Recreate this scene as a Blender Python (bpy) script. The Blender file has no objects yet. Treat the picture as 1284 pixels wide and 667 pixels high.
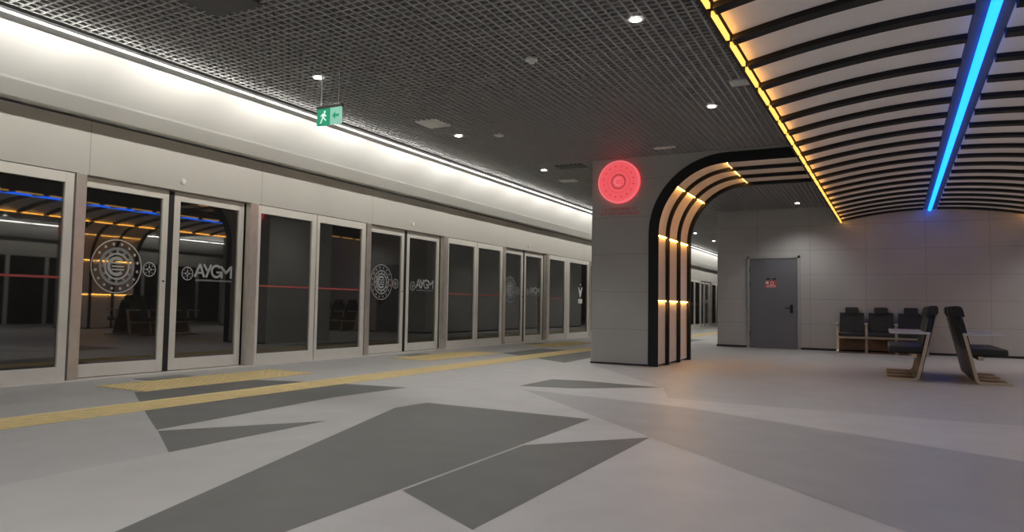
import bpy, bmesh, math, random
from mathutils import Matrix, Vector
random.seed(4)
SC = bpy.context.scene
COL = SC.collection
PI = math.pi

# ------------------------------------------------------------------ materials
def mat(name, color, rough=0.6, metal=0.0, var=0.08, scale=6.0, bump=0.0, emit=None, strength=0.0, spec=0.5,
        joints=None, joint_w=0.008, joint_dark=0.45):
    """procedural material: noise-varied colour, optional bump, optional panel joints ((axis, pitch, offset), ...)"""
    m = bpy.data.materials.new(name); m.use_nodes = True
    nt = m.node_tree; N = nt.nodes; L = nt.links
    b = N['Principled BSDF']
    b.inputs['Roughness'].default_value = rough
    b.inputs['Metallic'].default_value = metal
    b.inputs['Specular IOR Level'].default_value = spec
    geo = N.new('ShaderNodeNewGeometry')
    nz = N.new('ShaderNodeTexNoise'); nz.inputs['Scale'].default_value = scale
    nz.inputs['Detail'].default_value = 6
    L.new(geo.outputs['Position'], nz.inputs['Vector'])
    mr = N.new('ShaderNodeMapRange')
    mr.inputs['From Min'].default_value = 0.3; mr.inputs['From Max'].default_value = 0.7
    mr.inputs['To Min'].default_value = 1 - var; mr.inputs['To Max'].default_value = 1 + var
    L.new(nz.outputs['Fac'], mr.inputs['Value'])
    fac = mr.outputs['Result']
    if joints:
        sep = N.new('ShaderNodeSeparateXYZ'); L.new(geo.outputs['Position'], sep.inputs[0])
        for ax, pitch, off in joints:
            a = N.new('ShaderNodeMath'); a.operation = 'SUBTRACT'; L.new(sep.outputs[ax], a.inputs[0]); a.inputs[1].default_value = off - pitch * 50
            c = N.new('ShaderNodeMath'); c.operation = 'MODULO'; L.new(a.outputs[0], c.inputs[0]); c.inputs[1].default_value = pitch
            d = N.new('ShaderNodeMath'); d.operation = 'GREATER_THAN'; L.new(c.outputs[0], d.inputs[0]); d.inputs[1].default_value = joint_w
            e = N.new('ShaderNodeMapRange'); L.new(d.outputs[0], e.inputs['Value'])
            e.inputs['To Min'].default_value = joint_dark; e.inputs['To Max'].default_value = 1
            g = N.new('ShaderNodeMath'); g.operation = 'MULTIPLY'; L.new(fac, g.inputs[0]); L.new(e.outputs['Result'], g.inputs[1])
            fac = g.outputs[0]
    mx = N.new('ShaderNodeVectorMath'); mx.operation = 'SCALE'
    mx.inputs[0].default_value = color[:3]
    L.new(fac, mx.inputs['Scale'])
    L.new(mx.outputs['Vector'], b.inputs['Base Color'])
    if bump:
        bp = N.new('ShaderNodeBump'); bp.inputs['Strength'].default_value = bump; bp.inputs['Distance'].default_value = 0.01
        n2 = N.new('ShaderNodeTexNoise'); n2.inputs['Scale'].default_value = 60; L.new(geo.outputs['Position'], n2.inputs['Vector'])
        L.new(n2.outputs['Fac'], bp.inputs['Height']); L.new(bp.outputs['Normal'], b.inputs['Normal'])
    if emit:
        b.inputs['Emission Color'].default_value = (*emit, 1)
        b.inputs['Emission Strength'].default_value = strength
    return m

def glass_mat(name, tint, ior):
    m = bpy.data.materials.new(name); m.use_nodes = True
    nt = m.node_tree; N = nt.nodes; L = nt.links
    N.remove(N['Principled BSDF'])
    out = N['Material Output']
    tr = N.new('ShaderNodeBsdfTransparent'); tr.inputs['Color'].default_value = (*tint, 1)
    gl = N.new('ShaderNodeBsdfGlossy'); gl.inputs['Roughness'].default_value = 0.02; gl.inputs['Color'].default_value = (0.95, 0.95, 0.93, 1)
    fr = N.new('ShaderNodeFresnel'); fr.inputs['IOR'].default_value = ior
    mx = N.new('ShaderNodeMixShader')
    df = N.new('ShaderNodeBsdfDiffuse'); df.inputs['Color'].default_value = (0.15, 0.145, 0.135, 1)      # thin film of dust
    m0 = N.new('ShaderNodeMixShader'); m0.inputs[0].default_value = 0.11
    L.new(tr.outputs[0], m0.inputs[1]); L.new(df.outputs[0], m0.inputs[2])
    L.new(fr.outputs[0], mx.inputs[0]); L.new(m0.outputs[0], mx.inputs[1]); L.new(gl.outputs[0], mx.inputs[2])
    L.new(mx.outputs[0], out.inputs[0])
    return m

M = {}
M['floor_light'] = mat('floor_light_granite', (0.46, 0.45, 0.437), rough=0.42, var=0.06, scale=3, bump=0.05, spec=0.4)
M['floor_mid'] = mat('floor_mid_granite', (0.33, 0.325, 0.32), rough=0.42, var=0.06, scale=3, bump=0.05, spec=0.4)
M['floor_left'] = mat('floor_left_granite', (0.40, 0.398, 0.39), rough=0.42, var=0.06, scale=3, bump=0.05, spec=0.4)
M['floor_hall'] = mat('floor_hall_granite', (0.37, 0.365, 0.36), rough=0.42, var=0.06, scale=3, bump=0.05, spec=0.4)
M['floor_dark'] = mat('floor_dark_granite', (0.135, 0.135, 0.128), rough=0.45, var=0.07, scale=4, bump=0.05, spec=0.4)
M['tactile'] = mat('yellow_tactile', (0.69, 0.55, 0.275), rough=0.65, var=0.08, scale=10)
M['plate'] = mat('grey_plate', (0.22, 0.22, 0.22), rough=0.5)
M['wall_panel'] = mat('back_wall_panel', (0.41, 0.405, 0.39), rough=0.6, var=0.05, scale=1.5, joints=((0, 1.18, -1.50), (2, 0.585, 0.02)), joint_w=0.012, joint_dark=0.72)
M['pillar'] = mat('pillar_panel', (0.36, 0.355, 0.335), rough=0.6, var=0.05, scale=1.5, joints=((2, 0.61, -0.04),), joint_w=0.010, joint_dark=0.75)
M['header'] = mat('header_panel', (0.48, 0.465, 0.43), rough=0.5, var=0.04, scale=1, joints=((1, 2.57, 4.82),), joint_w=0.014, joint_dark=0.72)
M['cove'] = mat('cove_panel', (0.74, 0.735, 0.71), rough=0.55, var=0.02, scale=1)
M['frame'] = mat('aluminium_frame', (0.72, 0.70, 0.65), rough=0.42, metal=0.1, var=0.04, scale=4)
M['post'] = mat('brushed_steel', (0.60, 0.555, 0.51), rough=0.28, metal=0.6, var=0.08, scale=8)
M['rubber'] = mat('black_rubber', (0.012, 0.012, 0.012), rough=0.6)
M['glass'] = glass_mat('dark_glass', (0.20, 0.20, 0.205), 2.15)
M['tunnel'] = mat('tunnel_concrete', (0.05, 0.05, 0.052), rough=0.9, var=0.2, scale=1)
M['grid'] = mat('grid_ceiling_metal', (0.32, 0.32, 0.318), rough=0.5, metal=0.1, var=0.05)
M['plenum'] = mat('plenum_dark', (0.03, 0.03, 0.03), rough=0.9)
M['black'] = mat('black_coated_metal', (0.010, 0.011, 0.012), rough=0.6, var=0.1, spec=0.3)
M['vault'] = mat('vault_panel', (0.84, 0.81, 0.79), rough=0.6, var=0.04, scale=3)
M['archp'] = mat('arch_panel', (0.78, 0.70, 0.61), rough=0.55, var=0.04, scale=3)
M['door_grey'] = mat('door_grey', (0.145, 0.15, 0.165), rough=0.5, var=0.04, scale=2)
M['door_frame'] = mat('door_frame_grey', (0.36, 0.36, 0.34), rough=0.5)
M['leather'] = mat('black_leather', (0.018, 0.021, 0.020), rough=0.45, var=0.2, scale=20, bump=0.1)
M['bronze'] = mat('champagne_metal', (0.62, 0.52, 0.38), rough=0.35, metal=0.6, var=0.06)
M['arm'] = mat('pale_armrest', (0.62, 0.62, 0.60), rough=0.35, metal=0.3, var=0.05)
M['wood'] = mat('brown_board', (0.13, 0.078, 0.042), rough=0.5, var=0.25, scale=14)
M['vent'] = mat('vent_grey', (0.75, 0.75, 0.72), rough=0.6)
M['hatch'] = mat('hatch_dark_grey', (0.10, 0.10, 0.10), rough=0.7)
M['white_metal'] = mat('white_metal', (0.75, 0.75, 0.73), rough=0.4)
M['decal'] = mat('white_decal', (0.36, 0.38, 0.38), rough=0.6, var=0.05)
M['decal_dim'] = mat('frosted_decal', (0.20, 0.215, 0.22), rough=0.6, var=0.05)
M['redline'] = mat('red_stripe', (0.34, 0.06, 0.055), rough=0.5)
M['sign_red'] = mat('red_notice', (0.55, 0.07, 0.06), rough=0.5)
M['sign_white'] = mat('white_print', (0.7, 0.7, 0.68), rough=0.5)
E_ = lambda name, col, s, base=(0.8, 0.8, 0.8): mat(name, base, emit=col, strength=s, var=0.0)
M['led_white'] = E_('cove_led', (1.0, 0.97, 0.90), 2.5)
M['led_yellow'] = E_('yellow_led', (1.0, 0.56, 0.11), 1.5, (0.8, 0.6, 0.2))
M['led_arch'] = E_('arch_led', (1.0, 0.48, 0.09), 28.0, (0.8, 0.6, 0.2))
M['led_blue'] = E_('blue_led', (0.003, 0.13, 1.0), 5.5, (0.1, 0.4, 0.8))
M['lamp'] = E_('downlight_lens', (1.0, 0.97, 0.92), 14.0)
M['sign_disc'] = E_('red_lightbox', (1.0, 0.10, 0.125), 0.74, (0.6, 0.15, 0.15))
M['sign_rim'] = E_('red_lightbox_rim', (1.0, 0.06, 0.09), 1.4, (0.6, 0.15, 0.15))
M['sign_disc_pale'] = E_('red_lightbox_pale', (1.0, 0.22, 0.25), 0.62, (0.6, 0.2, 0.2))
M['sign_disc_dark'] = E_('red_lightbox_dark', (1.0, 0.10, 0.12), 0.30, (0.4, 0.1, 0.1))
M['sign_text_red'] = E_('red_letters', (1.0, 0.05, 0.08), 0.10, (0.35, 0.06, 0.07))
M['exit_green'] = E_('exit_green', (0.02, 0.42, 0.22), 0.55, (0.05, 0.4, 0.2))
M['exit_pale'] = E_('exit_pale_green', (0.35, 0.80, 0.60), 0.6, (0.4, 0.7, 0.6))
M['exit_white'] = E_('exit_white', (0.8, 1.0, 0.9), 0.85)

# ------------------------------------------------------------------ mesh helpers
def box(bm, x0, x1, y0, y1, z0, z1, mi=0, bev=0.0, seg=2):
    r = bmesh.ops.create_cube(bm, size=1)
    vs = r['verts']
    for v in vs:
        v.co = Vector(((x0 + x1) / 2 + v.co.x * (x1 - x0), (y0 + y1) / 2 + v.co.y * (y1 - y0), (z0 + z1) / 2 + v.co.z * (z1 - z0)))
    fs = set(f for v in vs for f in v.link_faces)
    for f in fs: f.material_index = mi
    if bev:
        es = set(e for v in vs for e in v.link_edges)
        bmesh.ops.bevel(bm, geom=list(es), offset=bev, segments=seg, affect='EDGES', profile=0.5)
    return vs

def prism(bm, pts, a0, a1, f, mi=0):
    """extrude a 2D outline between a0 and a1; f(p, a) -> 3D"""
    A = [bm.verts.new(f(p, a0)) for p in pts]; B = [bm.verts.new(f(p, a1)) for p in pts]
    n = len(pts); fs = []
    fs.append(bm.faces.new(A)); fs.append(bm.faces.new(B[::-1]))
    for i in range(n):
        j = (i + 1) % n
        fs.append(bm.faces.new((A[i], B[i], B[j], A[j])))
    for q in fs: q.material_index = mi
    return fs

def cyl(bm, c, r, h, axis='z', n=20, mi=0, r2=None):
    R = {'z': Matrix.Identity(4), 'x': Matrix.Rotation(PI / 2, 4, 'Y'), 'y': Matrix.Rotation(PI / 2, 4, 'X')}[axis]
    q = bmesh.ops.create_cone(bm, cap_ends=True, segments=n, radius1=r, radius2=r if r2 is None else r2, depth=h,
                              matrix=Matrix.Translation(c) @ R)
    for v in q['verts']:
        for f in v.link_faces: f.material_index = mi

def obj(name, bm, mats, parent=None, smooth=False):
    bmesh.ops.recalc_face_normals(bm, faces=bm.faces[:])
    me = bpy.data.meshes.new(name); bm.to_mesh(me); bm.free()
    for m in (mats if isinstance(mats, (list, tuple)) else [mats]): me.materials.append(M[m])
    if smooth:
        for p in me.polygons: p.use_smooth = True
    o = bpy.data.objects.new(name, me); COL.objects.link(o)
    if parent: o.parent = parent
    return o

def tag(o, label, cat, group=None):
    o['label'] = label; o['category'] = cat
    if group: o['group'] = group
    return o

def thing(name, label, cat, loc=(0, 0, 0), rz=0, group=None):
    o = bpy.data.objects.new(name, None); COL.objects.link(o)
    o.location = loc; o.rotation_euler = (0, 0, rz); o.empty_display_size = 0.2
    return tag(o, label, cat, group)

def struct(name, bm, mats, smooth=False):
    o = obj(name, bm, mats, None, smooth); o['kind'] = 'structure'
    return o

def dup(root, loc, label, group=None, skip=()):
    r = root.copy(); COL.objects.link(r); r.location = loc; r['label'] = label
    if group: r['group'] = group
    for ch in list(root.children):
        if ch.name.split('.')[0] in skip: continue
        c = ch.copy(); COL.objects.link(c); c.parent = r
        for g in list(ch.children):
            d = g.copy(); COL.objects.link(d); d.parent = c
    return r

B = bmesh.new

# ------------------------------------------------------------------ key dimensions (metres)
ZC = 3.38                      # underside of the open-cell ceiling
XP = -7.93                     # face of the platform screen
YE = 46.0                      # far end of the platform
YB = -5.0                      # end behind the camera
CX = 0.95                      # centre line of the vault
def mir(x): return 2 * CX - x

# ------------------------------------------------------------------ floor with its inlaid pattern
bm = B()
box(bm, -8.12, mir(-8.12), YB, YE, -0.25, 0.0, 0)
def inlay(pts, mi, z=0.001):
    f = bm.faces.new([bm.verts.new((x, y, z)) for x, y in pts]); f.material_index = mi
inlay([(-7.93, 5.40), (-3.825, 2.93), (-3.80, -4.9), (-7.93, -4.9)], 4, 0.0006)                           # grey field at the left
inlay([(-1.95, 7.36), (9.3, 7.36), (9.3, 18.3), (-3.6, 18.3), (-4.2, 13.4), (-4.2, 11.0), (-2.25, 8.29)], 2, 0.0006)                   # hall field
inlay([(-3.82, 5.20), (-3.77, 5.63), (-2.128, 5.605), (-2.122, 0.1)], 3)
inlay([(-2.104, 2.94), (-2.104, 4.32), (-1.472, 5.074), (-1.495, 2.59)], 3)
inlay([(-3.52, 7.15), (-1.63, 6.79), (0.56, 5.72), (3.2, 4.45), (3.2, 0.42), (0.08, 3.54), (-1.477, 5.09)], 1)
inlay([(-3.70, 7.41), (-3.69, 8.36), (-3.3, 8.44), (-2.27, 8.30), (-3.08, 7.58)], 3)
inlay([(-6.52, 4.53), (-6.50, 6.05), (-6.3, 6.14), (-5.64, 6.33), (-4.62, 6.51), (-4.72, 5.43), (-4.54, 3.34), (-5.2, 3.73)], 3)
inlay([(-4.50, 3.32), (-3.83, 4.31), (-3.82, 2.90)], 3)
for k in (1, 2):
    d = 5.14 * k * 1.5
    inlay([(-6.5, 4.57 + d), (-6.5, 6.4 + d), (-4.62, 6.51 + d), (-4.72, 5.43 + d), (-4.60, 3.2 + d)], 3)
struct('floor', bm, ['floor_light', 'floor_mid', 'floor_hall', 'floor_dark', 'floor_left'])

# raised tactile paving
bm = B()
box(bm, -5.88, -5.40, YB, YE, 0.0, 0.005)
for i in range(5):
    x = -5.80 + i * 0.08
    box(bm, x, x + 0.03, YB, YE, 0.005, 0.009)
tag(obj('tactile_strip', bm, 'tactile'), 'long continuous yellow tactile guide strip running along the platform floor', 'tactile paving')

# ------------------------------------------------------------------ open-cell ceiling, slab, cove
bm = B()
def grid_region(x0, x1, y0, y1, p=0.086, t=0.021, h=0.045):
    n = int((x1 - x0) / p)
    for i in range(n + 1):
        x = x0 + i * p
        box(bm, x, x + t, y0, y1, ZC, ZC + h)
    n = int((y1 - y0) / p)
    for i in range(n + 1):
        y = y0 + i * p
        box(bm, x0, x1, y, y + t, ZC + 0.001, ZC + h - 0.001)
XG = -6.385
grid_region(XG, -0.90, 2.0, 11.14)
grid_region(XG, -4.26, 11.14, 13.40)
grid_region(XG, -0.90, 13.40, 18.38)
grid_region(XG, -3.66, 18.38, 42.0)
struct('ceiling', bm, 'grid')
bm = B()
box(bm, -8.2, mir(-8.2), YB, YE, 4.05, 4.25)
struct('ceiling_slab', bm, 'plenum')
# service void over the platforms outside the detailed zone
bm = B()
box(bm, XG, -0.95, YB, 1.99, ZC, ZC + 0.05)
box(bm, 2.86, mir(XG), YB, 12.50, ZC, ZC + 0.05); box(bm, 6.16, mir(XG), 12.51, 14.81, ZC, ZC + 0.05); box(bm, 2.86, mir(XG), 14.82, 18.39, ZC, ZC + 0.05)
box(bm, XG, -3.7, 42.01, YE, ZC, ZC + 0.05)
struct('ceiling_right', bm, 'grid')

def cove(sgn):
    f = (lambda p, y: (p[0], y, p[1])) if sgn > 0 else (lambda p, y: (mir(p[0]), y, p[1]))
    bm = B()
    prism(bm, [(-6.88, 3.425), (-7.385, 3.068), (-7.405, 3.050), (-7.60, 2.935), (-7.63, 2.935), (-7.63, 2.985), (-8.10, 2.985), (-8.10, 4.05), (-6.88, 4.05)], YB, YE, f)
    return struct('trim_1' if sgn > 0 else 'trim_2', bm, 'cove')
cove(1); cove(-1)
CW = 8.5; CR = 1.6
def led_line(sgn, y0, y1, label):
    t = thing('cove_light_line', label, 'light line', (0, 0, 0))
    f = (lambda x: x) if sgn > 0 else mir
    bm = B()
    xa, xb = sorted((f(-6.40), f(-6.425)))
    box(bm, xa, xb, y0, y1, 3.252, 3.305)
    xa, xb = sorted((f(-6.387), f(-6.44)))
    box(bm, xa, xb, y0, y1, 3.346, 3.378, 1)
    obj('light_rail', bm, ['white_metal', 'hatch'], t)
    y = 4.40 - 1.42 * math.floor((4.40 - y0) / 1.42)
    while y + 1.36 < y1:
        bm = B()
        xa, xb = sorted((f(-6.393), f(-6.43)))
        box(bm, xa, xb, y + 0.03, y + 1.39, 3.309, 3.322)
        obj('light_segment', bm, 'led_white', t)
        la = bpy.data.lights.new('cove_lamp', 'AREA'); la.shape = 'RECTANGLE'; la.size = 1.16; la.size_y = 0.03; la.energy = CW
        la.color = (1.0, 0.965, 0.89); la.spread = math.radians(150)
        lo = bpy.data.objects.new('cove_lamp', la); COL.objects.link(lo)
        lo.location = (f(-6.445), y + 0.71, 3.335)
        dv = Vector((-1.0 * sgn, 0, -0.12)).normalized()
        zx = -dv; xx = Vector((0, 1, 0)); yx = zx.cross(xx)
        lo.rotation_euler = Matrix((xx, yx, zx)).transposed().to_euler()
        la = bpy.data.lights.new('edge_line_lamp', 'AREA'); la.shape = 'RECTANGLE'; la.size = 1.35; la.size_y = 0.010; la.energy = CR
        la.color = (1.0, 0.975, 0.92)
        lo = bpy.data.objects.new('edge_line_lamp', la); COL.objects.link(lo); lo.location = (f(-6.391), y + 0.71, 3.316)
        dv = Vector((1.0 * sgn, 0, 0.25)).normalized(); zx = -dv; xx = Vector((0, 1, 0)); yx = zx.cross(xx)
        lo.rotation_euler = Matrix((xx, yx, zx)).transposed().to_euler()
        y += 1.42
    return t
led_line(1, 0.0, 42.0, 'continuous white light line along the ceiling edge above the glass platform doors')
led_line(-1, 3.0, 22.0, 'white light line over the opposite platform, seen mirrored in the door glass')

# header above the doors, tunnel behind, other walls
bm = B(); box(bm, -8.10, XP, YB, YE, 2.335, 2.955); struct('wall_left', bm, 'header')
bm = B()
box(bm, -11.6, -11.4, YB, YE, -1.3, 4.2); box(bm, -11.4, -8.15, YB, YE, -1.4, -1.2); box(bm, -11.4, -8.12, YB, YE, 3.6, 3.8)
struct('wall_tunnel', bm, 'tunnel')
bm = B()
box(bm, mir(XP), mir(-8.1), YB, YE, 2.335, 2.955, 0); box(bm, mir(XP) + 0.06, mir(-8.1), YB, YE, 0.0, 2.335, 1)
n = 0
while YB + n * 1.285 < YE:
    y = YB + n * 1.285; box(bm, mir(XP) + 0.02, mir(XP) + 0.07, y, y + 0.12, 0, 2.335, 2); n += 1
struct('wall_right', bm, ['header', 'black', 'frame'])
bm = B(); box(bm, -8.2, mir(-8.2), YB - 0.2, YB, -0.2, 4.1); struct('wall_back', bm, 'wall_panel')
bm = B(); box(bm, -8.2, mir(-8.2), YE, YE + 0.2, -0.2, 4.1); struct('wall_end', bm, 'wall_panel')
# technical room block
bm = B(); box(bm, -3.63, mir(-3.63), 18.40, 31.0, 0.0, 3.395); struct('wall_front', bm, 'wall_panel')
bm = B()
box(bm, -3.64, -2.93, 18.385, 18.40, 0.0, 0.05); box(bm, -1.70, mir(-3.64), 18.385, 18.40, 0.0, 0.05)
box(bm, -3.645, -3.63, 18.385, 31.0, 0.0, 0.05)
struct('baseboard_front', bm, 'rubber')
bm = B(); box(bm, -8.06, -7.86, YB, YE, 0.0, 0.012); struct('trim_3', bm, 'frame')     # threshold rail under the screen doors

# grey service door in the back wall
door = bpy.data.objects.new('door_1', None); COL.objects.link(door); door['kind'] = 'structure'
door.location = (-2.305, 18.40, 0)
bm = B(); box(bm, -0.535, 0.535, -0.03, -0.002, 0.012, 2.17, 0, 0.004); obj('door_leaf', bm, 'door_grey', door)
bm = B()
box(bm, -0.60, -0.545, -0.045, -0.002, 0, 2.24); box(bm, 0.545, 0.60, -0.045, -0.002, 0, 2.24); box(bm, -0.60, 0.60, -0.045, -0.002, 2.18, 2.24)
obj('door_frame', bm, 'door_frame', door)
bm = B()
box(bm, 0.37, 0.44, -0.042, -0.028, 0.86, 1.06, 0, 0.004); cyl(bm, (0.405, -0.06, 0.98), 0.011, 0.05, 'y'); box(bm, 0.27, 0.415, -0.088, -0.068, 0.968, 0.992, 0, 0.006)
obj('door_handle', bm, 'rubber', door)
for z in (1.90, 1.55, 0.35):
    bm = B(); cyl(bm, (-0.54, -0.045, z), 0.014, 0.11); obj('hinge', bm, 'door_grey', door)
def notice(name, x0, x1, z0, z1, m): 
    bm = B(); box(bm, x0, x1, -0.034, -0.030, z0, z1); return obj(name, bm, m, door)
# ------------------------------------------------------------------ writing
def text_mesh(s, size, fn, bm, mi=0, width=None, align='CENTER', shear=0.0, extrude=0.0):
    cu = bpy.data.curves.new('t', 'FONT'); cu.body = s; cu.size = size; cu.align_x = align; cu.align_y = 'CENTER'; cu.shear = shear
    o = bpy.data.objects.new('t', cu); COL.objects.link(o)
    dg = bpy.context.evaluated_depsgraph_get()
    me = bpy.data.meshes.new_from_object(o.evaluated_get(dg))
    bpy.data.objects.remove(o); bpy.data.curves.remove(cu)
    xs = [v.co.x for v in me.vertices]; w = max(xs) - min(xs); k = (width / w) if width else 1
    cxm = (max(xs) + min(xs)) / 2 if align == 'CENTER' else min(xs)
    vs = [bm.verts.new(fn((v.co.x - cxm) * k, v.co.y)) for v in me.vertices]
    for p in me.polygons:
        try:
            f = bm.faces.new([vs[i] for i in p.vertices]); f.material_index = mi
        except ValueError: pass
    bpy.data.meshes.remove(me)

def ring(bm, fn, cu, cv, r0, r1, n=48, mi=0, a0=0, a1=2 * PI):
    A = []; full = abs(a1 - a0 - 2 * PI) < 1e-6
    m = n if full else n + 1
    for i in range(m):
        a = a0 + (a1 - a0) * i / n
        A.append((bm.verts.new(fn(cu + r0 * math.cos(a), cv + r0 * math.sin(a))), bm.verts.new(fn(cu + r1 * math.cos(a), cv + r1 * math.sin(a)))))
    for i in range(n):
        p, q = A[i], A[(i + 1) % m]
        bm.faces.new((p[0], p[1], q[1], q[0])).material_index = mi

def blob(bm, fn, pts, mi=0):
    bm.faces.new([bm.verts.new(fn(u, v)) for u, v in pts]).material_index = mi

def star(bm, fn, cu, cv, r, n=5, rot=0, mi=0):
    pts = []
    for i in range(2 * n):
        rr = r if i % 2 == 0 else r * 0.45
        a = rot + PI * i / n
        pts.append((cu + rr * math.cos(a), cv + rr * math.sin(a)))
    blob(bm, fn, pts, mi)

fn = lambda u, v: (0.0 + u, -0.0345, 1.565 + v)
nt_ = notice('notice_plate', -0.185, 0.07, 1.47, 1.635, 'sign_red')
bm = B()
fn = lambda u, v: (-0.06 + u, -0.0352, 1.56 + v)
ring(bm, fn, 0.03, 0.02, 0.028, 0.040, 20); box(bm, -0.17, -0.11, -0.0352, -0.0345, 1.56, 1.62)
for k in range(3): box(bm, -0.16, 0.05, -0.0352, -0.0345, 1.482 + 0.02 * k, 1.490 + 0.02 * k)
obj('notice_print', bm, 'sign_white', nt_)
notice('notice_plate', -0.165, -0.075, 1.665, 1.70, 'rubber'); notice('notice_plate', -0.02, 0.065, 1.665, 1.70, 'rubber')
for c in list(door.children): c['label'] = {'door_leaf': 'flat grey door leaf', 'door_frame': 'pale grey door frame', 'door_handle': 'black lever handle'}.get(c.name.split('.')[0], c.name.split('.')[0].replace('_', ' '))

# ------------------------------------------------------------------ platform screen doors
P = 5.14
S0 = 4.80
XL = XP - 0.09                         # face of the sliding leaves, set back
ORD = ['first', 'second', 'third', 'fourth', 'fifth', 'sixth', 'seventh', 'eighth', 'ninth', 'tenth']

def emblem(bm, fn, r, mi=0, dim=0):
    """ring emblem: two rims, sixteen stars, a toothed inner ring and a crescent-like motif"""
    ring(bm, fn, 0, 0, r * 0.955, r, 56, mi)
    ring(bm, fn, 0, 0, r * 0.60, r * 0.70, 48, dim)
    for i in range(16):
        a = 2 * PI * (i + 0.5) / 16
        star(bm, fn, r * 0.83 * math.cos(a), r * 0.83 * math.sin(a), r * 0.075, 5, a, mi)
    for i in range(12):
        a = 2 * PI * i / 12; d = 0.10
        q = [(r * rr * math.cos(a + s), r * rr * math.sin(a + s)) for rr, s in ((0.50, -d), (0.60, -d * 0.8), (0.60, d * 0.8), (0.50, d))]
        blob(bm, fn, q, dim)
    ring(bm, fn, 0, 0, r * 0.43, r * 0.50, 40, mi)
    ring(bm, fn, -r * 0.02, 0, r * 0.24, r * 0.36, 24, mi, 0.25 * PI, 1.75 * PI)
    for v in (-0.12, 0.0, 0.12):
        blob(bm, fn, [(-r * 0.2, r * (v - 0.03)), (r * 0.26, r * (v - 0.03)), (r * 0.30, r * (v + 0.03)), (-r * 0.2, r * (v + 0.03))], mi)

def small_logo(bm, fn, r, mi=0, dim=0):
    ring(bm, fn, 0, 0, r * 0.86, r, 28, mi)
    for i in range(8):
        a = 2 * PI * i / 8
        star(bm, fn, r * 0.66 * math.cos(a), r * 0.66 * math.sin(a), r * 0.17, 4, a, dim)
    for i in range(4):
        a = PI / 2 * i
        blob(bm, fn, [(r * 0.08 * math.cos(a), r * 0.08 * math.sin(a)), (r * 0.34 * math.cos(a - 0.55), r * 0.34 * math.sin(a - 0.55)),
                      (r * 0.52 * math.cos(a), r * 0.52 * math.sin(a)), (r * 0.34 * math.cos(a + 0.55), r * 0.34 * math.sin(a + 0.55))], mi)

def pane_frame(y0, y1, x, z0, z1, wl, wr, wt, wb, d):
    bm = B()
    box(bm, x - d, x, y0, y0 + wl, z0, z1, 0, 0.003, 1); box(bm, x - d, x, y1 - wr, y1, z0, z1, 0, 0.003, 1)
    box(bm, x - d, x, y0 + wl, y1 - wr, z1 - wt, z1, 0, 0.003, 1); box(bm, x - d, x, y0 + wl, y1 - wr, z0, z0 + wb, 0, 0.003, 1)
    return bm

def make_fixed(w, wl=0.060, stripe=True):
    t = thing('glass_screen_panel', '', 'glass panel')
    obj('frame', pane_frame(0, w, XP, 0.012, 2.325, wl, 0.10, 0.115, 0.155, 0.06), 'frame', t)
    bm = B(); box(bm, XP - 0.036, XP - 0.028, wl - 0.005, w - 0.095, 0.16, 2.215); g = obj('glass', bm, 'glass', t); g['label'] = 'dark glass pane'
    if not stripe: return t
    bm = B(); box(bm, XP - 0.0275, XP - 0.026, 0.060, w - 0.10, 1.140, 1.165); g = obj('red_stripe', bm, 'redline', t); g['label'] = 'thin red stripe across the glass'
    return t

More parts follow.
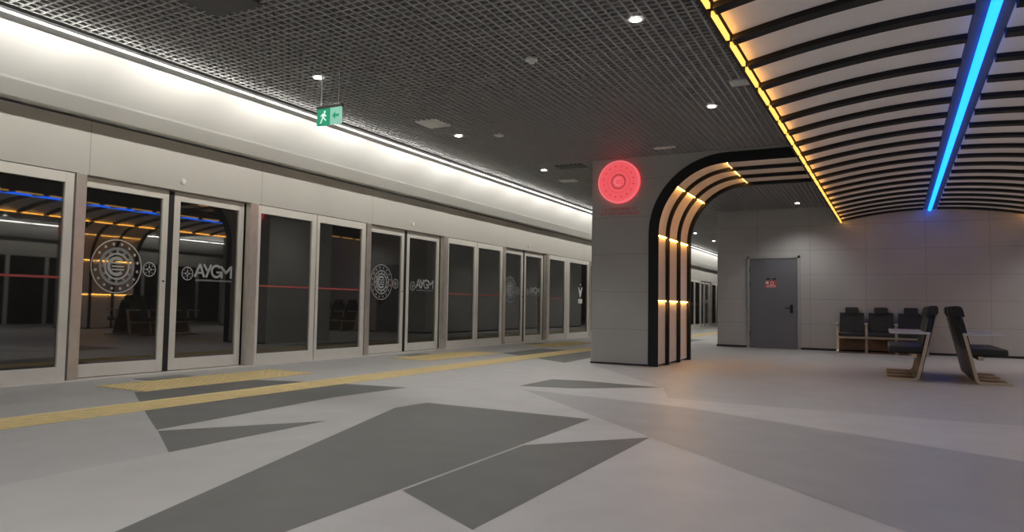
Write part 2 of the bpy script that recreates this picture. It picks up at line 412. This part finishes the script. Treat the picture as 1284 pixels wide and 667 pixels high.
def make_leaf(w, right):
    t = thing('screen_door', '', 'sliding door leaf')
    wl, wr = (0.11, 0.085) if not right else (0.095, 0.09)
    obj('frame', pane_frame(0, w, XL, 0.02, 2.325, wl, wr, 0.115, 0.150, 0.06), 'frame', t)
    bm = B(); box(bm, XL - 0.036, XL - 0.028, wl - 0.005, w - wr + 0.005, 0.165, 2.215); g = obj('glass', bm, 'glass', t); g['label'] = 'dark glass pane'
    xd = XL - 0.0268
    bm = B()
    if not right:
        emblem(bm, lambda u, v: (xd, 0.55 + u, 1.315 + v), 0.325, 0, 1)
        e = obj('emblem', bm, ['decal', 'decal_dim'], t); e['label'] = 'large round white ring emblem'
        bm = B(); small_logo(bm, lambda u, v: (xd, 0.98 + u, 1.30 + v), 0.092, 0, 1)
        e = obj('round_logo', bm, ['decal', 'decal_dim'], t); e['label'] = 'small round white logo'
        bm = B(); box(bm, XL - 0.045, XL + 0.004, w, w + 0.075, 0.02, 2.32); obj('door_seal', bm, 'rubber', t)
        bm = B(); cyl(bm, (XL + 0.004, w - 0.04, 1.16), 0.012, 0.01, 'x'); obj('lock', bm, 'rubber', t)
    else:
        small_logo(bm, lambda u, v: (xd, 0.26 + u, 1.275 + v), 0.090, 0, 1)
        e = obj('round_logo', bm, ['decal', 'decal_dim'], t); e['label'] = 'small round white logo'
        bm = B()
        fnA = lambda u, v: (xd, 0.69 + u, 1.325 + v)
        def bar(p, q, wd=0.034):
            dx, dy = q[0] - p[0], q[1] - p[1]; l = math.hypot(dx, dy); nx, ny = -dy / l * wd / 2, dx / l * wd / 2
            blob(bm, fnA, [(p[0] - nx, p[1] - ny), (q[0] - nx, q[1] - ny), (q[0] + nx, q[1] + ny), (p[0] + nx, p[1] + ny)])
        h = 0.088                      # lettering AYGM, slanted and joined like the sign
        bar((-0.315, -h), (-0.235, h)); bar((-0.235, h), (-0.165, -h)); bar((-0.285, -0.03), (-0.19, -0.03), 0.026)
        bar((-0.175, h), (-0.115, 0.0)); bar((-0.055, h), (-0.135, -h))
        ring(bm, fnA, 0.035, 0.0, 0.062, 0.095, 20, 0, 0.22 * PI, 1.86 * PI); bar((0.035, -0.012), (0.125, -0.012), 0.028)
        bar((0.125, -h), (0.125, 0.005)); bar((0.105, 0.075), (0.205, -0.02)); bar((0.195, -0.02), (0.275, 0.07)); bar((0.285, 0.085), (0.285, -h))
        e = obj('lettering', bm, 'decal', t); e['label'] = 'white slanted lettering'
        bm = B()
        for i in range(22):            # tiny unreadable line under the letters
            u = -0.30 + i * 0.0275
            blob(bm, lambda u_, v: (xd, 0.69 + u_, 1.196 + v), [(u, -0.012), (u + 0.018, -0.012), (u + 0.018, 0.012), (u, 0.012)])
        e = obj('small_print', bm, 'decal_dim', t); e['label'] = 'line of tiny print under the lettering'
    return t

W_LEAF_A, W_LEAF_B = 1.20, 1.15
fix0 = make_fixed(1.22); leafA0 = make_leaf(W_LEAF_A, False); leafB0 = make_leaf(W_LEAF_B, True)
def make_post(w):
    bm = B(); box(bm, XP - 0.085, XP + 0.018, 0, w, 0.0, 2.335, 0, 0.004, 1)
    return tag(obj('steel_post', bm, 'post'), '', 'post')
postN = make_post(0.12); postW = make_post(0.15)
bm = B(); box(bm, -7.62, -7.36, 0, 0.62, 0.0, 0.006, 0, 0.002, 1); plate0 = tag(obj('threshold_plate', bm, 'plate'), '', 'floor plate')
bm = B(); box(bm, -7.30, -6.50, 0, 2.45, 0.0, 0.006)
for i in range(8):
    for j in range(24): box(bm, -7.27 + i * 0.098, -7.22 + i * 0.098, 0.03 + j * 0.1, 0.08 + j * 0.1, 0.006, 0.009)
block0 = tag(obj('tactile_block', bm, 'tactile'), '', 'tactile paving')
bm = B(); cyl(bm, (XP + 0.008, 0, 2.46), 0.035, 0.03, 'x'); cyl(bm, (XP + 0.026, 0, 2.46), 0.022, 0.012, 'x')
beacon0 = tag(obj('door_indicator_lamp', bm, 'white_metal'), '', 'lamp')
used = {}
def put(src, y, label, group=None):
    loc = (0, y, 0)
    if src.name not in used:
        used[src.name] = 1; src.location = loc; src['label'] = label
        if group: src['group'] = group
        return src
    return dup(src, loc, label, group)
GP = 'fixed glass panels of the platform screen'; GD = 'sliding glass door leaves of the platform screen'; GS = 'steel posts of the platform screen'
FARG = 'far part of the platform screen beyond the pillar'
for k in range(-1, 7):
    s = S0 + P * k + (0.56 if k >= 3 else 0.0)
    far = k >= 3
    n = k + 1                                 # door pair number as seen from the left: k=0 is the first pair in view
    nm = ORD[k] if 0 <= k < 10 else ''
    if k >= 0:
        if not far:
            put(leafA0, s - 0.06, f'left leaf of the {nm} sliding door pair from the left, white round emblem on dark glass', GD)
            put(leafB0, s + 1.219, f'right leaf of the {nm} sliding door pair from the left, white lettering on dark glass', GD)
            put(postN, s - 0.12, f'narrow steel post on the left side of the {nm} sliding door pair from the left', GS)
            put(postW, s + 2.39, f'wide steel post on the right side of the {nm} sliding door pair from the left', GS)
            put(plate0, s + 0.48, f'grey floor plate at the foot of the {nm} sliding door pair from the left', 'floor plates at the doors')
            put(block0, s - 0.18, f'short yellow tactile block on the floor before the {nm} door pair from the left', 'yellow tactile blocks at the doors')
            put(beacon0, s + 1.26, f'small pale indicator lamp on the header above the {nm} door pair from the left', 'indicator lamps above the doors')
        else:
            put(leafA0, s - 0.06, 'far sliding door leaf with round emblem beyond the grey pillar', FARG)
            put(leafB0, s + 1.219, 'far sliding door leaf with lettering beyond the grey pillar', FARG)
            put(postN, s - 0.12, 'far narrow steel post beyond the grey pillar', FARG)
            put(postW, s + 2.39, 'far wide steel post beyond the grey pillar', FARG)
    if far:
        put(fix0, s + 2.545, 'far fixed glass panel with red stripe beyond the grey pillar', FARG)
        put(fix0, s + 3.785, 'far fixed glass panel with red stripe beyond the grey pillar', FARG)
    elif k == -1:
        put(fix0, s + 3.785, 'nearest fixed dark glass panel, cut off by the left edge of the picture', GP)
    else:
        put(fix0, s + 2.545, f'first fixed glass panel with red stripe right of the {nm} sliding door pair', GP)
        if k < 2: put(fix0, s + 3.785, f'second fixed glass panel with red stripe right of the {nm} sliding door pair', GP)
        else: put(make_fixed(1.78, 0.24, False), s + 3.785, 'wide dark glass panel with a white pictogram, last before the grey pillar', GP)

# white pictograms stuck on the last fixed panel before the pillar
bm = B()
fn = lambda u, v: (XP - 0.0255, 19.98 + u * 0.9, 1.33 + v * 0.85)
blob(bm, fn, [(-0.17, 0.20), (-0.10, 0.22), (-0.02, 0.10), (0.06, 0.10), (0.14, 0.22), (0.21, 0.20), (0.09, -0.06), (0.07, -0.13), (-0.05, -0.13), (-0.06, -0.06)])
ring(bm, fn, 0.02, 0.30, 0.0, 0.035, 12)
blob(bm, fn, [(-0.15, -0.36), (0.18, -0.36), (0.20, -0.32), (0.20, -0.24), (0.17, -0.20), (-0.14, -0.20), (-0.17, -0.24), (-0.17, -0.32)])
tag(obj('pictogram_sticker', bm, 'white_metal'), 'white pictogram sticker on the last dark glass panel left of the pillar', 'sticker')

# ------------------------------------------------------------------ arch portals
AC = (-2.05, 2.11); RI, RO = 1.06, 1.22
XA0, XA1 = -4.24, -0.995
Y0A, Y1A = 11.15, 13.15
def arc(R, n=20, x_end=XA1):
    """inner line of the portal: up the leg, round the curve, along the soffit"""
    pts = [(AC[0] - R, 0.0)]
    for i in range(n + 1):
        a = PI - (PI / 2) * i / n
        pts.append((AC[0] + R * math.cos(a), AC[1] + R * math.sin(a)))
    pts.append((x_end, AC[1] + R))
    return pts
def strip_pts(R, s0, s1, n=10):
    """points of the inner line between the two fractions: ('leg', z) / ('arc', angle) / ('top', x)"""
    out = []
    if s0[0] == 'leg': return [(AC[0] - R, s0[1] + (s1[1] - s0[1]) * i / 1) for i in range(2)]
    if s0[0] == 'top': return [(s0[1], AC[1] + R), (s1[1], AC[1] + R)]
    for i in range(n + 1):
        a = s0[1] + (s1[1] - s0[1]) * i / n
        out.append((AC[0] + R * math.cos(a), AC[1] + R * math.sin(a)))
    return out
def make_portal(sgn, label):
    f3 = (lambda p, y: (p[0], y, p[1])) if sgn > 0 else (lambda p, y: (mir(p[0]), y + 1.4, p[1]))
    t = thing('arch_portal', label, 'arch', (0, 0, 0))
    body = [(XA0, 0.0), (XA0, ZC), (XA1, ZC)] + arc(RO)[::-1]
    bm = B(); prism(bm, body, Y0A, Y1A, f3)
    o = obj('cladding', bm, 'pillar', t); o['label'] = 'grey panelled pillar and beam'
    ribs = [(Y0A - 0.012, 11.145, 0.0), (11.61, 11.67, 0.042), (12.34, 12.40, 0.042), (13.07, Y1A + 0.012, 0.042)]
    for a, b, hh in ribs:
        bm = B(); prism(bm, arc(RO + 0.002)[:] + arc(RI - hh)[::-1], a, b, f3)
        o = obj('black_rib', bm, 'black', t); o['label'] = 'black arched rib'
    segs = [(('leg', 0.03), ('leg', 1.03)), (('leg', 1.06), ('leg', 2.06)), (('arc', PI), ('arc', PI * 0.76)), (('arc', PI * 0.75), ('arc', PI * 0.505)), (('top', AC[0] + 0.01), ('top', XA1 - 0.03))]
    for a, b in ((11.145, 11.61), (11.67, 12.34), (12.40, 13.07)):
        for s0, s1 in segs:
            inn = strip_pts(RI + 0.012, s0, s1); outp = strip_pts(RI + 0.06, s0, s1)
            bm = B(); prism(bm, inn + outp[::-1], a + 0.004, b - 0.004, f3)
            o = obj('arch_panel', bm, 'archp', t); o['label'] = 'pale arch lining panel'
        # small warm lights at the joints
        def lamp(px, pz, nx, nz):
            tx, tz = -nz, nx
            def piece(k0, k1, d1, m, nm, lb):
                q = [(px + nx * d + tx * k, pz + nz * d + tz * k) for d, k in ((-0.02, k0), (d1, k0), (d1, k1), (-0.02, k1))]
                bm = B(); prism(bm, q, a + 0.03, b - 0.03, f3); o = obj(nm, bm, m, t); o['label'] = lb
            piece(-0.008, 0.004, 0.022, 'led_arch', 'arch_light', 'warm joint light')
            piece(0.0045, 0.012, 0.030, 'archp', 'light_shield', 'pale cap added to keep the joint light downward')  # added cap, blocks the joint light from the panel above
        lamp(AC[0] - RI - 0.012, 1.045, 1, 0); lamp(AC[0] - RI - 0.012, 2.085, 1, 0)
        for an in (PI * 0.755, PI * 0.5025):
            lamp(AC[0] + (RI + 0.012) * math.cos(an), AC[1] + (RI + 0.012) * math.sin(an), -math.cos(an), -math.sin(an))
    bm = B()
    x0, x1 = sorted((f3((XA0 - 0.006, 0), 0)[0], f3((-3.28, 0), 0)[0]))
    yo = 0.0 if sgn > 0 else 1.4; box(bm, x0, x1, Y0A - 0.008 + yo, Y0A + yo, 0.0, 0.03); obj('plinth', bm, 'rubber', t)
    return t
make_portal(1, 'grey pillar and arch portal with three warm-lit pale strips between black ribs')
make_portal(-1, 'matching arch portal across the hall, seen mirrored in the first door pair')

def disc_sign(cx, sgn, label):
    t = thing('round_sign', label, 'sign', (cx, Y0A + (0 if sgn > 0 else 1.4), 2.985))
    bm = B(); cyl(bm, (0, -0.03, 0), 0.352, 0.056, 'y', 56)
    for f_ in bm.faces: f_.normal_update(); f_.material_index = 1 if abs(f_.normal.y) < 0.5 else 0
    obj('light_box', bm, ['sign_disc', 'sign_rim'], t)
    bm = B(); fn = lambda u, v: (u, -0.0595, v)
    ring(bm, fn, 0, 0, 0.325, 0.350, 56); ring(bm, fn, 0, 0, 0.10, 0.118, 40, 1)
    ring(bm, fn, 0, 0, 0.118, 0.128, 40, 1)
    for i in range(16):
        a = 2 * PI * (i + 0.5) / 16; star(bm, fn, 0.255 * math.cos(a), 0.255 * math.sin(a), 0.024, 5, a, 1)
    ring(bm, fn, 0, 0, 0.185, 0.192, 48, 1); ring(bm, fn, -0.005, 0, 0.045, 0.07, 24, 0, 0.3 * PI, 1.7 * PI)
    obj('emblem', bm, ['sign_disc_pale', 'sign_disc_dark'], t)
    return t
disc_sign(-3.765, 1, 'glowing red round emblem sign high on the front of the grey pillar')
disc_sign(mir(-3.765), -1, 'red round emblem sign on the opposite pillar, seen mirrored in the nearest glass')
tl = thing('sign_lettering', 'two rows of small dim red letters under the round sign on the pillar', 'lettering', (-3.77, Y0A, 2.50))
for txt, uu, zz, wd in (('T.C.', -0.245, 0.037, 0.11), ('ULAŞTIRMA', 0.01, 0.037, 0.34), ('VE', 0.26, 0.037, 0.08), ('ALTYAPI', -0.185, -0.037, 0.27), ('BAKANLIĞI', 0.155, -0.037, 0.35)):
    bm = B(); fn = lambda u, v: (uu + u, -0.012, zz + v); text_mesh(txt, 0.062, fn, bm, width=wd)
    bmesh.ops.solidify(bm, geom=bm.faces[:], thickness=0.008)
    obj('word', bm, 'sign_text_red', tl)

# ------------------------------------------------------------------ slatted vault
SKEW = 0.0155; EDGE = 15.0
YV0, YV1 = -1.2, 18.38
RV, ZT, HW = 7.85, 3.225, 1.76
def vz(d): return ZT - (RV - math.sqrt(RV * RV - d * d))
def vpt(d, y, off=0.0): return (CX + d - SKEW * (18.4 - y), y, vz(d) + off)
vault = thing('vault_ceiling', 'curved slatted vault ceiling with pale panels, black ribs and coloured light lines', 'ceiling', (0, 0, 0))
def slab(y0, y1, d0, d1, o0, o1, m, name, n=18, label=None):
    bm = B(); ds = [d0 + (d1 - d0) * i / n for i in range(n + 1)]
    rows = []
    for y in (y0, y1):
        rows.append([bm.verts.new(vpt(d, y, o0)) for d in ds]); rows.append([bm.verts.new(vpt(d, y, o1)) for d in ds])
    a, b, c, e = rows
    for i in range(n):
        bm.faces.new((a[i], a[i + 1], c[i + 1], c[i])); bm.faces.new((b[i], e[i], e[i + 1], b[i + 1]))
        bm.faces.new((a[i], b[i], b[i + 1], a[i + 1])); bm.faces.new((c[i], c[i + 1], e[i + 1], e[i]))
    bm.faces.new((a[0], c[0], e[0], b[0])); bm.faces.new((a[n], b[n], e[n], c[n]))
    o = obj(name, bm, m, vault, False)
    if label: o['label'] = label
    return o
PV, PW = 0.656, 0.526
y = 4.885 + 0.130 - PV * 9
while y < YV1 - 0.1:
    ya, yb = y, min(y + PW, YV1)
    if yb > YV0:
        slab(ya, yb, -HW + 0.03, -0.13, 0.0, 0.02, 'vault', 'ceiling_panel', label='pale curved ceiling panel')
        slab(ya, yb, 0.13, HW - 0.03, 0.0, 0.02, 'vault', 'ceiling_panel', label='pale curved ceiling panel')
        for sd in (-1, 1):
            bm = B(); d = sd * (HW + 0.005)
            vs = box(bm, -0.013, 0.013, ya + 0.005, yb - 0.005, -0.036, 0.002)
            for v in vs: 
                yy = v.co.y; q = vpt(d, yy); v.co = Vector((q[0] + v.co.x, yy, q[2] + v.co.z))
            o = obj('yellow_light', bm, 'led_yellow', vault); o['label'] = 'glowing yellow edge light'
    y += PV
slab(YV0, YV1, -HW - 0.03, HW + 0.03, 0.05, 0.07, 'black', 'black_backing', label='black backing between the slats')
y = 4.885 - PV * 9
while y < YV1:
    yb = min(y + 0.130, YV1)
    slab(y + 0.004, yb - 0.004, -HW + 0.02, -0.13, -0.042, 0.05, 'black', 'black_rib', label='black rib between panels')
    slab(y + 0.004, yb - 0.004, 0.13, HW - 0.02, -0.042, 0.05, 'black', 'black_rib', label='black rib between panels')
    y += PV
for sd in (-1, 1):
    bm = B()
    vs = box(bm, -0.012, 0.012, YV0, YV1, 0.0, 0.36)
    for v in vs:
        q = vpt(sd * (HW + 0.05), v.co.y); v.co = Vector((q[0] + v.co.x, v.co.y, q[2] + v.co.z))
    obj('side_fascia', bm, 'black', vault)
for sd in (-1, 1):      # warm strips inside the two edges, washing over the panel ends
    la = bpy.data.lights.new('edge_lamp', 'AREA'); la.shape = 'RECTANGLE'; la.size = YV1 - YV0 - 0.04; la.size_y = 0.014; la.energy = EDGE
    la.color = (1.0, 0.40, 0.045)
    lo = bpy.data.objects.new('edge_lamp', la); COL.objects.link(lo)
    a_, b_ = Vector(vpt(sd * (HW - 0.025), YV0, -0.036)), Vector(vpt(sd * (HW - 0.025), YV1, -0.036))
    lo.location = (a_ + b_) / 2
    xx = (b_ - a_).normalized(); zx = -Vector((-sd, 0, 0.25)); zx = (zx - xx * zx.dot(xx)).normalized(); yx = zx.cross(xx)
    lo.rotation_euler = Matrix((xx, yx, zx)).transposed().to_euler()
slab(YV0, YV1, -0.125, 0.125, 0.004, 0.03, 'hatch', 'light_channel', 4, 'shallow channel holding the blue light')
bm = B(); vs = box(bm, -0.032, 0.032, YV0, YV1 - 0.01, -0.040, 0.004)
for v in vs:
    q = vpt(0, v.co.y); v.co = Vector((q[0] + v.co.x, v.co.y, q[2] + v.co.z))
o = obj('blue_light', bm, 'led_blue', vault); o['label'] = 'long glowing cyan blue light line'

# ------------------------------------------------------------------ benches
def make_bench(label, loc, rz, n=3):
    """local frame: row runs along +x, the seats face -y; y=0 is the top of the back"""
    t = thing('waiting_bench', label, 'bench', loc, rz, 'black waiting benches')
    pw = 0.585
    def U(p, x): return (x, -p[0], p[1])
    prof = [(0.60, 0.0), (0.27, 0.0), (0.235, 0.012), (0.205, 0.05), (0.0725, 0.66)]
    back = [(0.109, 0.665), (0.24, 0.062), (0.255, 0.045), (0.28, 0.035), (0.60, 0.035)]
    for i in range(n + 1):
        xc = i * pw
        bm = B(); prism(bm, prof + back, xc - 0.026, xc + 0.026, U); o = obj('side_frame', bm, 'bronze', t); o['label'] = 'pale metal bent side frame'
        bm = B(); box(bm, xc - 0.034, xc + 0.034, -0.56, -0.075, 0.635, 0.665, 0, 0.008); obj('armrest', bm, 'arm', t)['label'] = 'pale flat armrest'
    for i in range(n):
        a, b = i * pw + 0.030, (i + 1) * pw - 0.030
        bm = B(); prism(bm, [(0.27, 0.006), (0.585, 0.006), (0.585, 0.024), (0.27, 0.024)], a, b, U); obj('foot_board', bm, 'wood', t)['label'] = 'brown board on the floor'
        bm = B(); prism(bm, [(0.215, 0.06), (0.135, 0.44), (0.155, 0.445), (0.235, 0.065)], a, b, U); obj('back_board', bm, 'wood', t)['label'] = 'brown lower back board'
        w0, w1 = i * pw - (0.026 if i == 0 else -0.001), (i + 1) * pw + (0.026 if i == n - 1 else -0.001)
        bm = B(); prism(bm, [(0.2045, 0.052), (0.1175, 0.452), (0.1055, 0.452), (0.1925, 0.052)], w0, w1, U); obj('back_shell', bm, 'wood', t)['label'] = 'brown lower rear board'
        bm = B(); prism(bm, [(0.1170, 0.455), (0.0200, 0.899), (0.0040, 0.899), (0.1010, 0.455)], (a + b) / 2 - 0.25, (a + b) / 2 + 0.25, U); obj('back_shell', bm, 'leather', t)['label'] = 'black upper rear cover'
        bm = B(); box(bm, a + 0.005, b - 0.005, -0.575, -0.13, 0.37, 0.465, 0, 0.025, 3); obj('seat', bm, 'leather', t, True)['label'] = 'black leather seat cushion'
        bm = B(); xc = (a + b) / 2
        sh = lambda p, x: (x, -(p[0]), p[1])
        q = [(-0.235, 0.458), (0.235, 0.458), (0.25, 0.50), (0.25, 0.79), (0.225, 0.845), (0.15, 0.885), (-0.15, 0.885), (-0.225, 0.845), (-0.25, 0.79), (-0.25, 0.50)]
        prism(bm, q, 0.002, 0.058, lambda p, k: (xc + p[0], -(0.117 - 0.217 * (p[1] - 0.455) + k), p[1]))
        bmesh.ops.bevel(bm, geom=bm.edges[:], offset=0.014, segments=2, affect='EDGES')
        r = obj('backrest', bm, 'leather', t); r['label'] = 'black leather backrest'
        bm = B(); prism(bm, [(0.030, 0.890), (0.122, 0.872), (0.090, 1.005), (0.065, 1.025), (-0.03, 1.025), (-0.03, 0.905), (0.0, 0.901)], xc - 0.135, xc + 0.135, sh)
        bmesh.ops.bevel(bm, geom=bm.edges[:], offset=0.014, segments=2, affect='EDGES')
        obj('headrest', bm, 'leather', r)['label'] = 'black padded headrest'
    bm = B(); box(bm, -0.02, n * pw + 0.02, -0.30, -0.24, 0.315, 0.365); obj('seat_beam', bm, 'bronze', t)
    return t
make_bench('black three-seat bench facing the camera against the grey panelled wall', (-0.90, 18.36, 0), 0)
make_bench('nearer black bench seen end-on, seats facing left, blue sheen on its armrest', (0.645, 13.03, 0), -PI / 2)
make_bench('nearer black bench at far right seen end-on from behind, seats facing right', (0.86, 11.28, 0), PI / 2)

# ------------------------------------------------------------------ ceiling fixtures
def downlight(x, y, label, group, k=1.0):
    t = thing('ceiling_downlight', label, 'downlight', (x, y, ZC), 0, group)
    bm = B(); ring(bm, lambda u, v: (u, v, -0.006), 0, 0, 0.046, 0.070, 24)
    ring(bm, lambda u, v: (u, v, -0.001), 0, 0, 0.04, 0.070, 24); cyl(bm, (0, 0, 0.03), 0.070, 0.05, 'z', 24); obj('trim_ring', bm, 'white_metal', t)
    bm = B(); cyl(bm, (0, 0, -0.006), 0.044, 0.010, 'z', 24); obj('lens', bm, 'lamp', t)
    la = bpy.data.lights.new('downlight_lamp', 'SPOT'); la.energy = DL * k; la.spot_size = math.radians(125); la.spot_blend = 0.8
    la.shadow_soft_size = 0.05; la.color = (1.0, 0.985, 0.955)
    lo = bpy.data.objects.new('downlight_lamp', la); COL.objects.link(lo); lo.location = (x, y, ZC - 0.03)
DL = 136.0
left = [(-5.37, 5.75, 'white downlight just above the hanging green exit sign'),
        (-5.37, 8.68, 'white downlight to the right of the pale square ceiling vent'),
        (-5.32, 11.55, 'third white downlight in the row near the white light line, close to the pillar')]
for x, y, l in left: downlight(x, y, l, 'downlights along the platform edge')
inner = [(-1.81, 5.75, 'largest brightest downlight, at the top centre of the grid ceiling'),
         (-1.78, 8.68, 'white downlight above the right side of the arch portal'),
         (-1.69, 14.50, 'white downlight on the dark ceiling just beyond the arch soffit'),
         (-1.67, 17.47, 'small downlight close to the panelled back wall')]
for x, y, l in inner: downlight(x, y, l, 'downlights along the vault', 0.55 if y > 17 else 1.0)
for x, y, k in ((-5.37, 2.82, 0.6), (-5.37, -0.1, 0.8), (-1.81, 2.82, 0.7), (-1.81, -0.1, 1.3), (-5.37, -3, 2), (-1.81, -3, 3), (1.5, -3, 3.2)): downlight(x, y, 'unseen downlight overhead, in rows with some added for the vault', 'downlights out of view overhead', k)  # rearmost ones added and strengthened, their floor bounce brightens the vault
for y in (20.4, 23.3, 26.2, 29.1, 32.0, 35): downlight(-5.3, y, 'far white downlight on the ceiling beyond the back wall corner', 'far downlights beyond the wall corner')
for x, y in ((mir(-1.81), 2.8), (mir(-1.81), 5.75), (mir(-1.81), 8.7), (mir(-1.81), 11.6), (mir(-1.81), 14.6), (mir(-1.81), 17.0), (mir(-5.37), 5.7), (mir(-5.37), 11.6)): downlight(x, y, 'unseen mirrored downlight over the opposite platform, some added for ambient light', 'downlights over the opposite platform')  # rows mirrored out of view; extra inner ones added for ambient light

def plate(name, x0, x1, y0, y1, m, label, cat, t=0.02, slats=0):
    bm = B(); box(bm, x0, x1, y0, y1, ZC - 0.012, ZC + t, 0, 0.003, 1)
    for i in range(slats):
        yy = y0 + (y1 - y0) * (i + 0.7) / (slats + 0.4); box(bm, x0 + 0.03, x1 - 0.03, yy - 0.008, yy + 0.008, ZC - 0.02, ZC - 0.011)
    return tag(obj(name, bm, m), label, cat)
plate('ceiling_hatch', -5.00, -4.46, 3.53, 4.10, 'hatch', 'dark grey square access panel in the grid ceiling at the top left', 'ceiling panel')
plate('ceiling_vent', -5.49, -5.15, 7.76, 8.13, 'vent', 'pale square vent in the grid ceiling beside a downlight', 'ceiling vent', slats=5)
plate('ceiling_vent', -1.42, -1.22, 7.80, 7.98, 'vent', 'small grey vent in the ceiling beside the yellow light line', 'ceiling vent', slats=3)
plate('ceiling_vent', -5.50, -5.18, 12.62, 12.86, 'vent', 'pale far vent in the ceiling just left of the pillar top', 'ceiling vent', slats=3)
plate('ceiling_hatch', -5.00, -4.50, 11.30, 11.60, 'hatch', 'dark far access panel in the ceiling left of the pillar top', 'ceiling panel')
plate('ceiling_vent', -4.88, -4.78, 8.85, 8.98, 'vent', 'tiny pale vent in the ceiling between two downlights', 'ceiling vent')
plate('ceiling_vent', -3.05, -2.72, 10.60, 10.70, 'vent', 'slim grey vent in the dark ceiling just above the pillar top', 'ceiling vent')
t = thing('smoke_detector', 'small round unlit detector in the middle of the grid ceiling', 'smoke detector', (-3.02, 6.23, ZC))
bm = B(); cyl(bm, (0, 0, -0.012), 0.06, 0.024, 'z', 24); obj('base', bm, 'white_metal', t)
bm = B(); cyl(bm, (0, 0, -0.036), 0.03, 0.026, 'z', 24, r2=0.042); obj('sensor_head', bm, 'white_metal', t)

# exit sign
t = thing('exit_sign', 'green running-man exit sign hanging from the ceiling in front of the white light line', 'exit sign', (-5.165, 5.72, 2.915))
bm = B(); box(bm, -0.172, 0.172, -0.022, 0.022, 0.088, 0.125, 0, 0.004); obj('housing', bm, 'plate', t)
bm = B(); box(bm, -0.165, 0.02, -0.012, 0.012, -0.09, 0.088); g = obj('green_panel', bm, 'exit_green', t); g['label'] = 'green half with a white running man'
bm = B(); box(bm, 0.02, 0.165, -0.012, 0.012, -0.09, 0.088); g = obj('pale_panel', bm, 'exit_pale', t); g['label'] = 'pale green half with a white arrow'
bm = B(); fn = lambda u, v: (-0.075 + u, -0.0128, v)
ring(bm, fn, 0.018, 0.052, 0.0, 0.014, 14)
blob(bm, fn, [(-0.012, 0.034), (0.018, 0.036), (0.012, -0.012), (-0.018, -0.012)])
blob(bm, fn, [(0.012, -0.012), (0.044, -0.036), (0.036, -0.048), (-0.004, -0.012)])
blob(bm, fn, [(-0.018, -0.012), (-0.002, -0.012), (-0.030, -0.070), (-0.046, -0.066)])
blob(bm, fn, [(0.014, 0.034), (0.046, 0.006), (0.040, -0.004), (0.010, 0.020)])
blob(bm, fn, [(-0.010, 0.034), (-0.042, 0.012), (-0.036, 0.004), (-0.008, 0.020)])
obj('running_man', bm, 'exit_white', t)
bm = B(); fn = lambda u, v: (0.092 + u, -0.0128, v)
blob(bm, fn, [(-0.045, 0.0), (0.0, 0.045), (0.0, 0.014), (0.05, 0.014), (0.05, -0.014), (0.0, -0.014), (0.0, -0.045)])
obj('arrow', bm, 'exit_green', t)
bm = B(); cyl(bm, (-0.12, 0, 0.295), 0.008, 0.34, 'z', 10); obj('hanging_rod', bm, 'frame', t)
bm = B(); cyl(bm, (0.12, 0, 0.295), 0.003, 0.34, 'z', 8); obj('hanging_rod', bm, 'frame', t)

# ------------------------------------------------------------------ world, camera, colour
w = bpy.data.worlds.new('World'); SC.world = w; w.use_nodes = True
w.node_tree.nodes['Background'].inputs[0].default_value = (0.5, 0.52, 0.55, 1)
w.node_tree.nodes['Background'].inputs[1].default_value = 0.02

PX, PY, F, W_, H_ = 618.0, 333.5, 889.843, 1284.0, 667.0
v1 = Vector((1106 - PX, 391 - PY, F)).normalized()          # platform direction
v2 = -Vector((-1007 - PX, 354 - PY, F)).normalized()        # cross direction
v3 = v2.cross(v1)
if v3.y > 0: v3 = -v3
R = Matrix((v2, v1, v3))                                     # photo axes (right, down, forward) -> world
right, down, fwd = R.col[0], R.col[1], R.col[2]
cam = bpy.data.cameras.new('camera'); co = bpy.data.objects.new('camera', cam); COL.objects.link(co)
m = Matrix((right, -Vector(down), -Vector(fwd))).transposed().to_4x4()
m.translation = Vector((0, 0, 0.93))
co.matrix_world = m
cam.sensor_fit = 'HORIZONTAL'; cam.sensor_width = 36.0; cam.lens = F / W_ * 36.0
cam.shift_x = (W_ / 2 - PX) / W_; cam.shift_y = (PY - H_ / 2) / W_
cam.clip_start = 0.05; cam.clip_end = 200
SC.camera = co
SC.view_settings.view_transform = 'Standard'
SC.view_settings.look = 'None'
SC.view_settings.exposure = 0.0
SC.view_settings.gamma = 1.0
SC.view_settings.use_curve_mapping = False
